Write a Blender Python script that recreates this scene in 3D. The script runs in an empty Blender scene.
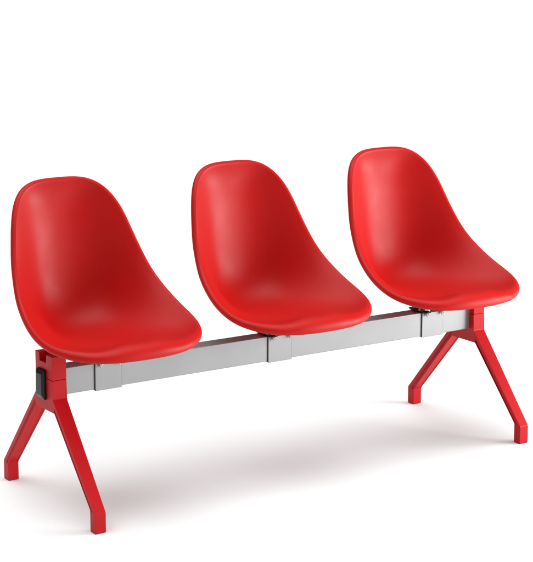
import bpy, bmesh, math
import numpy as np
from mathutils import Vector, Matrix

scene = bpy.context.scene
C = bpy.context.collection

# ------------------------------------------------------------------ camera
YAW, PITCH, ROLL = 0.5818, -0.1801, 0.0015
cam_d = bpy.data.cameras.new("camera")
cam = bpy.data.objects.new("camera", cam_d)
C.objects.link(cam)
fwd = Vector((math.sin(YAW) * math.cos(PITCH), math.cos(YAW) * math.cos(PITCH), math.sin(PITCH)))
rgt = Vector((math.cos(YAW), -math.sin(YAW), 0.0))
upv = rgt.cross(fwd)
r2 = rgt * math.cos(ROLL) + upv * math.sin(ROLL)
u2 = upv * math.cos(ROLL) - rgt * math.sin(ROLL)
m = Matrix((r2, u2, -fwd)).transposed().to_4x4()
m.translation = Vector((-2.7171, -4.0999, 1.5667))
cam.matrix_world = m
cam_d.sensor_fit = 'VERTICAL'
cam_d.sensor_height = 36.0
cam_d.lens = 1774.55 / 562.0 * 36.0
cam_d.shift_x = -(268.97 - 266.5) / 562.0
cam_d.shift_y = -(281.0 - 231.75) / 562.0
cam_d.clip_end = 500.0
scene.camera = cam

# ------------------------------------------------------------------ light
scene.view_settings.view_transform = 'Standard'
scene.view_settings.look = 'None'
scene.view_settings.exposure = 0.0
scene.view_settings.gamma = 1.0

world = bpy.data.worlds.new("World")
scene.world = world
world.use_nodes = True
nt = world.node_tree
nt.nodes.clear()
wo = nt.nodes.new('ShaderNodeOutputWorld')
bg = nt.nodes.new('ShaderNodeBackground')
tc = nt.nodes.new('ShaderNodeTexCoord')
dot = nt.nodes.new('ShaderNodeVectorMath'); dot.operation = 'DOT_PRODUCT'
WDIR = Vector((-0.10, 0.02, 1.0)).normalized()      # studio tent: brightest overhead
dot.inputs[1].default_value = WDIR
ramp = nt.nodes.new('ShaderNodeValToRGB')
mp = nt.nodes.new('ShaderNodeMapRange')
mp.inputs['From Min'].default_value = -1.0
mp.inputs['From Max'].default_value = 1.0
ramp.color_ramp.interpolation = 'EASE'
e = ramp.color_ramp.elements
e[0].position = 0.87; e[0].color = (0.03, 0.03, 0.03, 1)
e[1].position = 0.99; e[1].color = (1.0, 1.0, 1.0, 1)
nt.links.new(tc.outputs['Generated'], dot.inputs[0])
nt.links.new(dot.outputs['Value'], mp.inputs['Value'])
nt.links.new(mp.outputs['Result'], ramp.inputs['Fac'])
nt.links.new(ramp.outputs['Color'], bg.inputs['Color'])
bg.inputs['Strength'].default_value = 4.26
nt.links.new(bg.outputs['Background'], wo.inputs['Surface'])


def area_light(name, loc, target, sx, sy, power):
    d = bpy.data.lights.new(name, 'AREA')
    d.shape = 'RECTANGLE'; d.size = sx; d.size_y = sy; d.energy = power
    o = bpy.data.objects.new(name, d)
    C.objects.link(o)
    o.location = loc
    o.rotation_euler = (Vector(target) - Vector(loc)).to_track_quat('-Z', 'Y').to_euler()
    return o


area_light("softbox", (3.6, -2.45, 1.10), (0, 0, 0.72), 2.7, 1.3, 245)

# ------------------------------------------------------------------ materials
def new_mat(name):
    mt = bpy.data.materials.new(name)
    mt.use_nodes = True
    return mt, mt.node_tree, mt.node_tree.nodes['Principled BSDF']


def plastic(name, col, rough, spec, bump_scale=900.0, bump=0.03, var=0.06):
    mt, t, b = new_mat(name)
    co = t.nodes.new('ShaderNodeTexCoord')
    n1 = t.nodes.new('ShaderNodeTexNoise'); n1.inputs['Scale'].default_value = bump_scale
    n1.inputs['Detail'].default_value = 2
    n2 = t.nodes.new('ShaderNodeTexNoise'); n2.inputs['Scale'].default_value = 14.0
    n2.inputs['Detail'].default_value = 4
    t.links.new(co.outputs['Object'], n1.inputs['Vector'])
    t.links.new(co.outputs['Object'], n2.inputs['Vector'])
    bp = t.nodes.new('ShaderNodeBump'); bp.inputs['Strength'].default_value = bump
    bp.inputs['Distance'].default_value = 0.001
    t.links.new(n1.outputs['Fac'], bp.inputs['Height'])
    t.links.new(bp.outputs['Normal'], b.inputs['Normal'])
    mr = t.nodes.new('ShaderNodeMapRange')
    mr.inputs['From Min'].default_value = 0.3; mr.inputs['From Max'].default_value = 0.7
    mr.inputs['To Min'].default_value = rough - var * 0.5
    mr.inputs['To Max'].default_value = rough + var * 0.5
    t.links.new(n2.outputs['Fac'], mr.inputs['Value'])
    t.links.new(mr.outputs['Result'], b.inputs['Roughness'])
    b.inputs['Base Color'].default_value = (*col, 1)
    b.inputs['Specular IOR Level'].default_value = spec
    return mt


M_SEAT = plastic("red_polypropylene", (0.47, 0.0045, 0.0032), 0.48, 0.22, 1400.0, 0.05)
M_LEG = plastic("red_powder_coat", (0.47, 0.0025, 0.006), 0.45, 0.22, 1800.0, 0.08)
M_BLACK = plastic("black_plastic", (0.004, 0.004, 0.0045), 0.36, 0.28, 700.0, 0.05)
M_RUBBER_SHADE = plastic("rubber_and_gap_shade", (0.02, 0.018, 0.018), 0.7, 0.3, 500.0, 0.1)  # glide rubber; also the painted shade of the bracket gap strip


def metal(name, col, rough, metallic, aniso=False):
    mt, t, b = new_mat(name)
    co = t.nodes.new('ShaderNodeTexCoord')
    mpn = t.nodes.new('ShaderNodeMapping')
    mpn.inputs['Scale'].default_value = (6, 300, 300) if aniso else (300, 300, 300)
    n1 = t.nodes.new('ShaderNodeTexNoise'); n1.inputs['Scale'].default_value = 4.0
    n1.inputs['Detail'].default_value = 3
    t.links.new(co.outputs['Object'], mpn.inputs['Vector'])
    t.links.new(mpn.outputs['Vector'], n1.inputs['Vector'])
    bp = t.nodes.new('ShaderNodeBump'); bp.inputs['Strength'].default_value = 0.04
    bp.inputs['Distance'].default_value = 0.001
    t.links.new(n1.outputs['Fac'], bp.inputs['Height'])
    t.links.new(bp.outputs['Normal'], b.inputs['Normal'])
    n3 = t.nodes.new('ShaderNodeTexNoise'); n3.inputs['Scale'].default_value = 420.0 if aniso else 60.0
    n3.inputs['Detail'].default_value = 5
    n4 = t.nodes.new('ShaderNodeTexNoise'); n4.inputs['Scale'].default_value = 7.0
    n4.inputs['Detail'].default_value = 3
    t.links.new(co.outputs['Object'], n3.inputs['Vector'])
    t.links.new(co.outputs['Object'], n4.inputs['Vector'])
    ad = t.nodes.new('ShaderNodeMath'); ad.operation = 'ADD'
    t.links.new(n3.outputs['Fac'], ad.inputs[0]); t.links.new(n4.outputs['Fac'], ad.inputs[1])
    cr = t.nodes.new('ShaderNodeMapRange')
    cr.inputs['From Min'].default_value = 0.6; cr.inputs['From Max'].default_value = 1.4
    cr.inputs['To Min'].default_value = 0.93; cr.inputs['To Max'].default_value = 1.07
    t.links.new(ad.outputs['Value'], cr.inputs['Value'])
    vm = t.nodes.new('ShaderNodeVectorMath'); vm.operation = 'SCALE'
    vm.inputs[0].default_value = col
    t.links.new(cr.outputs['Result'], vm.inputs['Scale'])
    t.links.new(vm.outputs['Vector'], b.inputs['Base Color'])
    b.inputs['Metallic'].default_value = metallic
    b.inputs['Roughness'].default_value = rough
    return mt


M_ALU = metal("satin_aluminium", (0.325, 0.325, 0.33), 0.36, 0.55, True)
M_STEEL = metal("zinc_steel", (0.42, 0.41, 0.40), 0.3, 1.0)

M_FLOOR, ft, fb = new_mat("white_studio_floor")
fb.inputs['Base Color'].default_value = (0.872, 0.908, 0.908, 1)
fb.inputs['Roughness'].default_value = 0.8
fb.inputs['Specular IOR Level'].default_value = 0.1
fco = ft.nodes.new('ShaderNodeTexCoord')
fn = ft.nodes.new('ShaderNodeTexNoise'); fn.inputs['Scale'].default_value = 120.0
fbp = ft.nodes.new('ShaderNodeBump'); fbp.inputs['Strength'].default_value = 0.03
fbp.inputs['Distance'].default_value = 0.001
ft.links.new(fco.outputs['Object'], fn.inputs['Vector'])
ft.links.new(fn.outputs['Fac'], fbp.inputs['Height'])
ft.links.new(fbp.outputs['Normal'], fb.inputs['Normal'])

# ------------------------------------------------------------------ helpers
def obj(name, bm, mat, parent=None, smooth=None):
    """link a bmesh as one mesh object; smooth = auto-smooth angle in degrees"""
    bmesh.ops.recalc_face_normals(bm, faces=bm.faces[:])
    me = bpy.data.meshes.new(name)
    if smooth is not None:
        for f in bm.faces:
            f.smooth = True
        for ed in bm.edges:
            if len(ed.link_faces) == 2 and ed.calc_face_angle(0) > math.radians(smooth):
                ed.smooth = False
    bm.to_mesh(me); bm.free()
    me.materials.append(mat)
    o = bpy.data.objects.new(name, me)
    C.objects.link(o)
    o.parent = parent
    if smooth is not None and smooth < 60:
        wn = o.modifiers.new('weighted_normal', 'WEIGHTED_NORMAL')
        wn.keep_sharp = True
        wn.weight = 100
    return o


def add_box(bm, x0, x1, y0, y1, z0, z1, bevel=0.0, seg=2):
    mat_ = Matrix.Translation(((x0 + x1) / 2, (y0 + y1) / 2, (z0 + z1) / 2)) @ Matrix.Diagonal((x1 - x0, y1 - y0, z1 - z0, 1))
    r = bmesh.ops.create_cube(bm, size=1.0, matrix=mat_)
    if bevel > 0:
        vs = r['verts']
        es = list({ed for v in vs for ed in v.link_edges})
        bmesh.ops.bevel(bm, geom=es, offset=bevel, segments=seg, affect='EDGES', profile=0.5)


def add_cyl(bm, p, axis, r, h, seg=20, bevel=0.0):
    rot = Vector((0, 0, 1)).rotation_difference(Vector(axis)).to_matrix().to_4x4()
    q = bmesh.ops.create_cone(bm, cap_ends=True, segments=seg, radius1=r, radius2=r, depth=h,
                              matrix=Matrix.Translation(p) @ rot)
    if bevel > 0:
        es = [ed for ed in {ed for v in q['verts'] for ed in v.link_edges}
              if len(ed.link_faces) == 2 and any(len(f.verts) > 4 for f in ed.link_faces)]
        bmesh.ops.bevel(bm, geom=es, offset=bevel, segments=2, affect='EDGES', profile=0.5)


# ------------------------------------------------------------------ setting
bm = bmesh.new()
bmesh.ops.create_circle(bm, cap_ends=True, segments=96, radius=160.0)
floor = obj("floor", bm, M_FLOOR)
floor['kind'] = 'structure'

# ------------------------------------------------------------------ bench
bench = bpy.data.objects.new("beam_bench", None)
C.objects.link(bench)
bench['label'] = "red three-seat beam bench with moulded shells on a grey metal beam and splayed red legs"
bench['category'] = "bench"

XM, L, SP = 0.004, 1.4207, 0.55
BZ0, BZ1, BY = 0.3062, 0.3784, 0.0265

# ---- seat shell: thin-plate surface through the rim and the centre profile
# rim of one half, front centre -> top centre: (half width, y, z)
RIM = np.array([
    (0, -.2558, .4384), (.0490, -.2543, .4386), (.0953, -.2471, .4395), (.1371, -.2339, .4416), (.1723, -.2144, .4458),
    (.1996, -.1891, .4519), (.2192, -.1597, .4594), (.2311, -.1276, .4685), (.2357, -.0939, .4791), (.2357, -.0601, .4906),
    (.2329, -.0275, .5037), (.2290, .0027, .5187), (.2246, .0302, .5349), (.2196, .0548, .5520), (.2140, .0760, .5703),
    (.2084, .0941, .5897), (.2034, .1101, .6099), (.1988, .1242, .6307), (.1937, .1367, .6523), (.1879, .1480, .6746),
    (.1822, .1589, .6978), (.1761, .1700, .7217), (.1687, .1817, .7459), (.1594, .1948, .7697), (.1466, .2087, .7922),
    (.1293, .2225, .8125), (.1060, .2343, .8287), (.0757, .2426, .8387), (.0397, .2469, .8421), (0, .2477, .8423)])
PROF = np.array([  # centre line of the sitting surface, front crest -> top crest (y, z)
    (-.213, .4655), (-.19, .4630), (-.15, .4525), (-.10, .4420), (-.05, .4355), (0, .4320), (.048, .4315), (.096, .4355), (.136, .4470),
    (.166, .4690), (.186, .5010), (.1990, .545), (.2085, .598), (.2170, .655), (.2250, .712), (.2330, .768), (.2385, .808), (.2420, .829)])


def arc_resample(P, n):
    d = np.r_[0, np.cumsum(np.linalg.norm(np.diff(P, axis=0), axis=1))]
    t = np.linspace(0, d[-1], n)
    # Catmull-Rom through the points, densely, then linear in arc length
    Q = []
    Pe = np.vstack([2 * P[0] - P[1], P, 2 * P[-1] - P[-2]])
    for i in range(len(P) - 1):
        p0, p1, p2, p3 = Pe[i:i + 4]
        for s in np.linspace(0, 1, 20, endpoint=False):
            Q.append(.5 * ((2 * p1) + (-p0 + p2) * s + (2 * p0 - 5 * p1 + 4 * p2 - p3) * s * s + (-p0 + 3 * p1 - 3 * p2 + p3) * s ** 3))
    Q.append(P[-1]); Q = np.array(Q)
    d = np.r_[0, np.cumsum(np.linalg.norm(np.diff(Q, axis=0), axis=1))]
    t = np.linspace(0, d[-1], n)
    return np.stack([np.interp(t, d, Q[:, k]) for k in range(Q.shape[1])], 1)


def smooth_loop(P, it, lam=0.5):
    for _ in range(it):
        P = P + lam * (0.5 * (np.roll(P, 1, 0) + np.roll(P, -1, 0)) - P)
    return P


def unit(V):
    return V / np.maximum(np.linalg.norm(V, axis=-1, keepdims=True), 1e-12)


def tps(ctrl, val, smooth):
    n = len(ctrl)
    d2 = ((ctrl[:, None] - ctrl[None]) ** 2).sum(-1)
    K = 0.5 * d2 * np.log(np.maximum(d2, 1e-12)) + np.diag(smooth)
    P = np.c_[np.ones(n), ctrl]
    A = np.zeros((n + 3, n + 3)); A[:n, :n] = K; A[:n, n:] = P; A[n:, :n] = P.T
    w = np.linalg.solve(A, np.r_[val, np.zeros((3, val.shape[1]))])

    def ev(X):
        d2 = ((X[:, None] - ctrl[None]) ** 2).sum(-1)
        return (0.5 * d2 * np.log(np.maximum(d2, 1e-12))) @ w[:n] + np.c_[np.ones(len(X)), X] @ w[n:]
    return ev


def make_shell():
    NH = 81                                        # half loop
    half = arc_resample(RIM, NH)                   # x>=0, front -> top
    loop = np.vstack([half, (half * (-1, 1, 1))[-2:0:-1]])
    loop = smooth_loop(loop, 4)
    M = len(loop)
    T = unit(np.roll(loop, -1, 0) - np.roll(loop, 1, 0))
    # profile inclination along the rim (0 = flat seat, 90 = upright back)
    yz = loop[:, 1:]
    idx = np.arange(M); side = np.where(idx < NH, idx, M - idx)      # 0 front .. NH-1 top
    hyz = loop[:NH, 1:]
    q_h = np.r_[0, np.cumsum(np.linalg.norm(np.diff(hyz, axis=0), axis=1))]; QL = q_h[-1]; q_h = q_h / QL
    dyz = np.gradient(hyz, axis=0)
    al = np.degrees(np.arctan2(dyz[:, 1], np.maximum(dyz[:, 0], 1e-4)))
    zz = hyz[:, 1]
    al = np.interp(zz, [.438, .455, .482, .508, .540, .593, .652, .735, .842], [2, 12, 19, 26, 34, 50, 59, 63, 66])
    al = np.radians(al)[side]
    n0 = np.stack([np.zeros(M), -np.sin(al), np.cos(al)], 1)
    out = unit(np.cross(T, n0))
    n = unit(np.cross(out, T))
    n *= np.sign((n * n0).sum(1))[:, None]
    q = q_h[side]
    # lip size: broad waterfall at the front, narrow roll elsewhere
    xw = np.abs(loop[:, 0])
    front = np.clip(1 - (loop[:, 1] + .26) / .105, 0, 1) * (loop[:, 2] < .6)
    fr = front * front * (3 - 2 * front)
    for _ in range(30):
        fr = .5 * fr + .25 * (np.roll(fr, 1) + np.roll(fr, -1))
    mid = np.clip(1 - (xw - .045) / .095, 0, 1); mid = mid * mid * (3 - 2 * mid)
    a = .0135 + .032 * fr * (.72 + .28 * mid)
    b = .0095 + .024 * fr * (.46 + .44 * mid)
    crest = loop - out * a[:, None] + n * b[:, None]
    inner = crest - out * .015 * (1 + fr)[:, None] - n * (.0102 * (1 - .40 * fr))[:, None]
    dom = np.stack([crest[:, 0], q * QL], 1)                         # flat domain of the crest
    # pull the domain in at the front and top ends to match the crest offset
    prof = arc_resample(PROF, 61)
    pq = np.r_[0, np.cumsum(np.linalg.norm(np.diff(prof, axis=0), axis=1))]; pq /= pq[-1]

    def dshift(P, base):      # domain position of a point displaced from the rim
        off = P - loop
        along = off[:, 1] * np.cos(al) + off[:, 2] * np.sin(al)
        return np.stack([P[:, 0], q * QL + along], 1)
    dc = dshift(crest, 0); di = dshift(inner, 0)
    q0, q1 = dc[0, 1], dc[NH - 1, 1]
    ctrl = [dc[::2], di[1::2]]; val = [crest[::2], inner[1::2]]
    # centre line and transverse sections
    cq = q0 + (q1 - q0) * pq
    hi_q = di[:NH, 1]; ok = np.argsort(hi_q)
    for k in np.linspace(0.0, 1.0, 21):
        Q = q0 + (q1 - q0) * k
        cy, cz = np.interp(k, pq, prof[:, 0]), np.interp(k, pq, prof[:, 1])
        if .86 < k or k < .04:
            continue
        us = [0.0]
        ix = np.interp(Q, hi_q[ok], di[:NH, 0][ok])
        if .07 < k < .93 and ix > .12:
            us = [0.0, .3, .55]
        iy = np.interp(Q, hi_q[ok], inner[:NH, 1][ok]); iz = np.interp(Q, hi_q[ok], inner[:NH, 2][ok])
        for u in us:
            g = u ** 2.3
            for s in ((1,) if u == 0 else (1, -1)):
                ctrl.append(np.array([[s * u * ix, Q]]))
                val.append(np.array([[s * u * ix, cy + (iy - cy) * g, cz + (iz - cz) * g]]))
    nr = len(ctrl[0]) + len(ctrl[1])
    ctrl = np.vstack(ctrl); val = np.vstack(val)
    soft = np.where(np.arange(len(ctrl)) < nr, 1.0e-4, 1.2e-3)     # rim firm, bowl relaxed
    # drop nearly coincident controls
    keep = []
    for i in range(len(ctrl)):
        if all(np.linalg.norm(ctrl[i] - ctrl[j]) > .006 for j in keep):
            keep.append(i)
    ev = tps(ctrl[keep], val[keep], soft[keep])
    cen = np.array([0.0, q0 + .42 * (q1 - q0)])
    NR = 40
    rr = 1 - (1 - np.linspace(0, 1, NR + 1)) ** 1.25
    rings = []
    nrm = []
    for r in rr[1:]:
        X = cen + (dc - cen) * r
        P = ev(X)
        h = 1e-4
        du = (ev(X + (h, 0)) - ev(X - (h, 0))); dv = (ev(X + (0, h)) - ev(X - (0, h)))
        N = unit(np.cross(du, dv)); rings.append(P); nrm.append(N)
    c0 = ev(cen[None])[0]
    last = rings[-1]
    h = 1e-3
    dirn = unit(dc - cen)
    slope = unit(ev(dc) - ev(dc - dirn * h))
    slope = unit(slope - T * (slope * T).sum(1, keepdims=True))
    lips = []
    p0 = last; p3 = loop
    p1 = p0 + slope * (a * .62)[:, None]; p2 = p3 + n * (b * .60)[:, None]
    for t in np.linspace(0, 1, 12)[1:]:
        lips.append((1 - t) ** 3 * p0 + 3 * (1 - t) ** 2 * t * p1 + 3 * (1 - t) * t * t * p2 + t ** 3 * p3)
    # rolled under edge
    rad = .0055
    for t in np.linspace(0, math.pi * .75, 7)[1:]:
        lips.append(loop - n * rad * math.sin(t) * 1.3 - out * rad * (1 - math.cos(t)))
    th = .0075
    verts = [c0]
    for P in rings: verts.extend(P)
    for P in lips: verts.extend(P)
    under = [rings[k] - nrm[k] * th for k in range(NR - 1, -1, -1) if rr[k + 1] < .965]
    # tuck the first under rings so they meet the rolled edge
    for P in under: verts.extend(P)
    verts.append(c0 - nrm[0].mean(0) * th)
    nring = len(rings) + len(lips) + len(under)
    faces = []
    R = lambda i, j: 1 + i * M + j % M
    for j in range(M):
        faces.append((0, R(0, j), R(0, j + 1)))
        for i in range(nring - 1):
            faces.append((R(i, j), R(i + 1, j), R(i + 1, j + 1), R(i, j + 1)))
        faces.append((R(nring - 1, j), len(verts) - 1, R(nring - 1, j + 1)))
    b_ = bmesh.new()
    vs = [b_.verts.new(v) for v in verts]
    for f in faces:
        b_.faces.new([vs[i] for i in f])
    return b_


shell = obj("seat_shell", make_shell(), M_SEAT, bench, smooth=70)
shells = [shell]
# each shell sits a hair differently on its bracket
SEAT_SET = ((-.0045, .0008, -.0013, -.0012, -.0040), (.0068, .0037, -.0001, .0104, .0039), (-.0018, -.0049, .0017, -.0093, 0))
for i in (1, 2):
    c = shell.copy(); C.objects.link(c); c.parent = bench
    shells.append(c)
for i, s in enumerate(shells):
    dx, dy, dz, yw, pt = SEAT_SET[i]
    s.location = (-0.0014 + (i - 1) * SP + dx, dy + .42 * pt, dz)
    s.rotation_euler = (pt, 0, yw)

# ---- beam
bm = bmesh.new()
add_box(bm, XM - L / 2 - .010, XM + L / 2 + .010, -BY, BY, BZ0, BZ1, .0022, 3)
obj("beam", bm, M_ALU, bench, smooth=40)


# ---- brackets that clamp each seat to the beam
def make_bracket(x):
    bw, t = .0397, .0032
    bm = bmesh.new()
    add_box(bm, x - bw, x + bw, -BY - t - .0006, -BY - .0004, BZ0 - .003, BZ1 - .001, .0008, 1)
    add_box(bm, x - bw, x + bw, BY + .0004, BY + t + .0006, BZ0 - .003, BZ1 - .001, .0008, 1)
    add_box(bm, x - bw + .0005, x + bw - .0005, -BY - t, BY + t, BZ0 - .0036, BZ0 - .0008, .0008, 1)
    br = obj("bracket", bm, M_ALU, bench, smooth=40)
    bm = bmesh.new()          # added dark strip standing in for the shadow gap at the sleeve edge
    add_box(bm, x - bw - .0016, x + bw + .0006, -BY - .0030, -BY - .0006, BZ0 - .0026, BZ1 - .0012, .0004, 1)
    obj("shadow_gap_strip", bm, M_RUBBER_SHADE, br, smooth=40)
    bm = bmesh.new()
    add_box(bm, x - .042, x + .044, -.0325, .0325, BZ1 + .0012, BZ1 + .0042, .0008, 1)
    for sy in (-1, 1):
        for dx in (-.026, .030):
            add_box(bm, x + dx - .008, x + dx + .008, sy * .0375 - .0075, sy * .0375 + .0075, BZ1 + .0008, BZ1 + .0038, .0007, 1)
    obj("clamp_plate", bm, M_BLACK, br, smooth=40)
    for sy in (-1, 1):
        for dx, dy in ((-.019, .024), (.034, .022)):
            bm = bmesh.new()
            add_cyl(bm, (x + dx, sy * dy, BZ1 + .0042 + .0085), (0, 0, 1), .0120, .0170, 24, .001)
            obj("spacer", bm, M_STEEL, br, smooth=40)
        for dx in (-.026, .030):
            bm = bmesh.new()
            add_cyl(bm, (x + dx, sy * .0372, BZ1 - .0008), (0, 0, 1), .0074, .0016, 20, .0004)
            add_cyl(bm, (x + dx, sy * .0372, BZ1 - .0044), (0, 0, 1), .0055, .0056, 6, .0006)
            add_cyl(bm, (x + dx, sy * .0372, BZ1 - .0090), (0, 0, 1), .0032, .0040, 14, .0005)
            obj("bolt", bm, M_STEEL, br, smooth=40)
    return br


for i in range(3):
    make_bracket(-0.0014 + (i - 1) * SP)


# ---- legs
def prism_x(bm, poly, x0, x1):
    """extrude a yz polygon (list of (y, z, halfwidth)) along x about x=(x0+x1)/2 using per-vertex half widths"""
    xc = (x0 + x1) / 2
    A = [bm.verts.new((xc - w, y, z)) for y, z, w in poly]
    B = [bm.verts.new((xc + w, y, z)) for y, z, w in poly]
    fa = bm.faces.new(A); fb = bm.faces.new(B[::-1])
    n = len(poly)
    for i in range(n):
        bm.faces.new((A[i], B[i], B[(i + 1) % n], A[(i + 1) % n]))
    return fa, fb


HW, FW = .0206, .0156


def leg_limb(sy):
    """one splayed limb with its upright foot; sy=-1 front, +1 rear"""
    bm = bmesh.new()
    if sy > 0:
        S = [((.0441, .3160), (.0452, .2792), HW, 1), ((.2770, .0548), (.2440, .0560), FW, .6),
             ((.2775, .0500), (.2478, .0500), FW, 0), ((.2775, .0016), (.2478, .0016), FW, 0)]
    else:
        S = [((.0376, .3160), (.0446, .2792), HW, 1), ((.2645, .0546), (.2385, .0572), FW, .6),
             ((.2655, .0500), (.2387, .0500), FW, 0), ((.2655, .0016), (.2387, .0016), FW, 0)]
    rings = []
    for (oy, oz), (iy, iz), w, g in S:
        gd, ch = .0045 * g, .10 * g              # groove in the flanks, shallow tray in the inner face
        half = [(w, 0), (w, .52), (w - gd, .60), (w - gd, .84), (w, .91), (w, 1), (w - .0042, 1), (w - .0060, 1 - ch)]
        sec = half + [(-x, t) for x, t in half[::-1]]
        rings.append([bm.verts.new((x, sy * (oy + (iy - oy) * t), oz + (iz - oz) * t)) for x, t in sec])
    n = len(rings[0])
    for a_, b_ in zip(rings, rings[1:]):
        for k in range(n):
            bm.faces.new((a_[k], a_[(k + 1) % n], b_[(k + 1) % n], b_[k]))
    bm.faces.new(rings[0][::-1]); bm.faces.new(rings[-1])
    bmesh.ops.remove_doubles(bm, verts=bm.verts[:], dist=1e-5)
    bmesh.ops.recalc_face_normals(bm, faces=bm.faces[:])
    es = [ed for ed in bm.edges if len(ed.link_faces) == 2 and ed.calc_face_angle(0) > math.radians(25)]
    bmesh.ops.bevel(bm, geom=es, offset=.0010, segments=2, affect='EDGES', profile=0.5, clamp_overlap=True)
    return bm


def make_leg(x, side):
    # collar block: crotch plate and the lower half of the clamp
    bm = bmesh.new()
    w = HW + .0004
    wi = w - .0007
    poly = [(-.0480, .3535, w), (-.0480, .3045, w), (-.0530, .2950, wi), (-.0560, .2672, wi), (.0560, .2672, wi), (.0600, .2950, wi), (.0500, .3045, w), (.0500, .3535, w)]
    prism_x(bm, poly, 0, 0)
    es = [ed for ed in bm.edges]
    bmesh.ops.bevel(bm, geom=es, offset=.0012, segments=2, affect='EDGES', profile=0.5)
    leg = obj("leg", bm, M_LEG, bench, smooth=40)
    leg.location = (x, 0, 0)
    for sy in (-1, 1):
        obj("limb", leg_limb(sy), M_LEG, leg, smooth=38)
        bm = bmesh.new()
        add_box(bm, -FW + .0015, FW - .0015, (.2626 if sy > 0 else -.2521) - .0128, (.2626 if sy > 0 else -.2521) + .0128, 0.0, .0026, .0006, 1)
        obj("foot_glide", bm, M_RUBBER_SHADE, leg, smooth=40)
    # upper half of the clamp: two cheeks beside a notch
    bm = bmesh.new()
    o = -side       # the notch opens to the outer side of the bench
    poly = [(-.0480, .3545), (.0505, .3545), (.0505, .4175), (.0262, .4175), (.0262, .3940), (-.0140, .3940), (-.0140, .4175), (-.0480, .4175)]
    x0, x1 = -HW, HW
    A = [bm.verts.new((x0, y, z)) for y, z in poly]; B = [bm.verts.new((x1, y, z)) for y, z in poly]
    bm.faces.new(A); bm.faces.new(B[::-1])
    for i in range(len(poly)):
        bm.faces.new((A[i], B[i], B[(i + 1) % 8], A[(i + 1) % 8]))
    es = list(bm.edges)
    bmesh.ops.bevel(bm, geom=es, offset=.0010, segments=2, affect='EDGES', profile=0.5)
    add_box(bm, .0030, HW - .0012, -.0145, .0267, .3930, .4166, .0006, 1)
    if side > 0:
        bmesh.ops.scale(bm, vec=(-1, 1, 1), verts=bm.verts[:])
    obj("clamp_block", bm, M_LEG, leg, smooth=40)
    # dark seam gasket between the two clamp halves
    # black plug in the end of the beam, with a pyramid-chamfered face
    bm = bmesh.new()
    y0, y1, z0, z1, d = -.0130, .0305, .2965, .3755, .0125
    R0 = [(-HW + .001, y0, z0), (-HW + .001, y1, z0), (-HW + .001, y1, z1), (-HW + .001, y0, z1)]
    R1 = [(-HW - d * .55, y0, z0), (-HW - d * .55, y1, z0), (-HW - d * .55, y1, z1), (-HW - d * .55, y0, z1)]
    cI, kI = .0060, .0110
    R2 = [(-HW - d, y0 + cI, z0 + kI), (-HW - d, y1 - cI, z0 + kI), (-HW - d, y1 - cI, z1 - kI), (-HW - d, y0 + cI, z1 - kI)]
    V = [[bm.verts.new(p) for p in R_] for R_ in (R0, R1, R2)]
    for a_, b_ in zip(V, V[1:]):
        for k in range(4):
            bm.faces.new((a_[k], a_[(k + 1) % 4], b_[(k + 1) % 4], b_[k]))
    bm.faces.new(V[0][::-1]); bm.faces.new(V[2])
    bmesh.ops.bevel(bm, geom=list(bm.edges), offset=.0011, segments=2, affect='EDGES', profile=0.5)
    if side > 0:
        bmesh.ops.scale(bm, vec=(-1, 1, 1), verts=bm.verts[:])
    obj("end_cap", bm, M_BLACK, leg, smooth=40)
    return leg


make_leg(XM - L / 2, -1)
make_leg(XM + L / 2, 1)
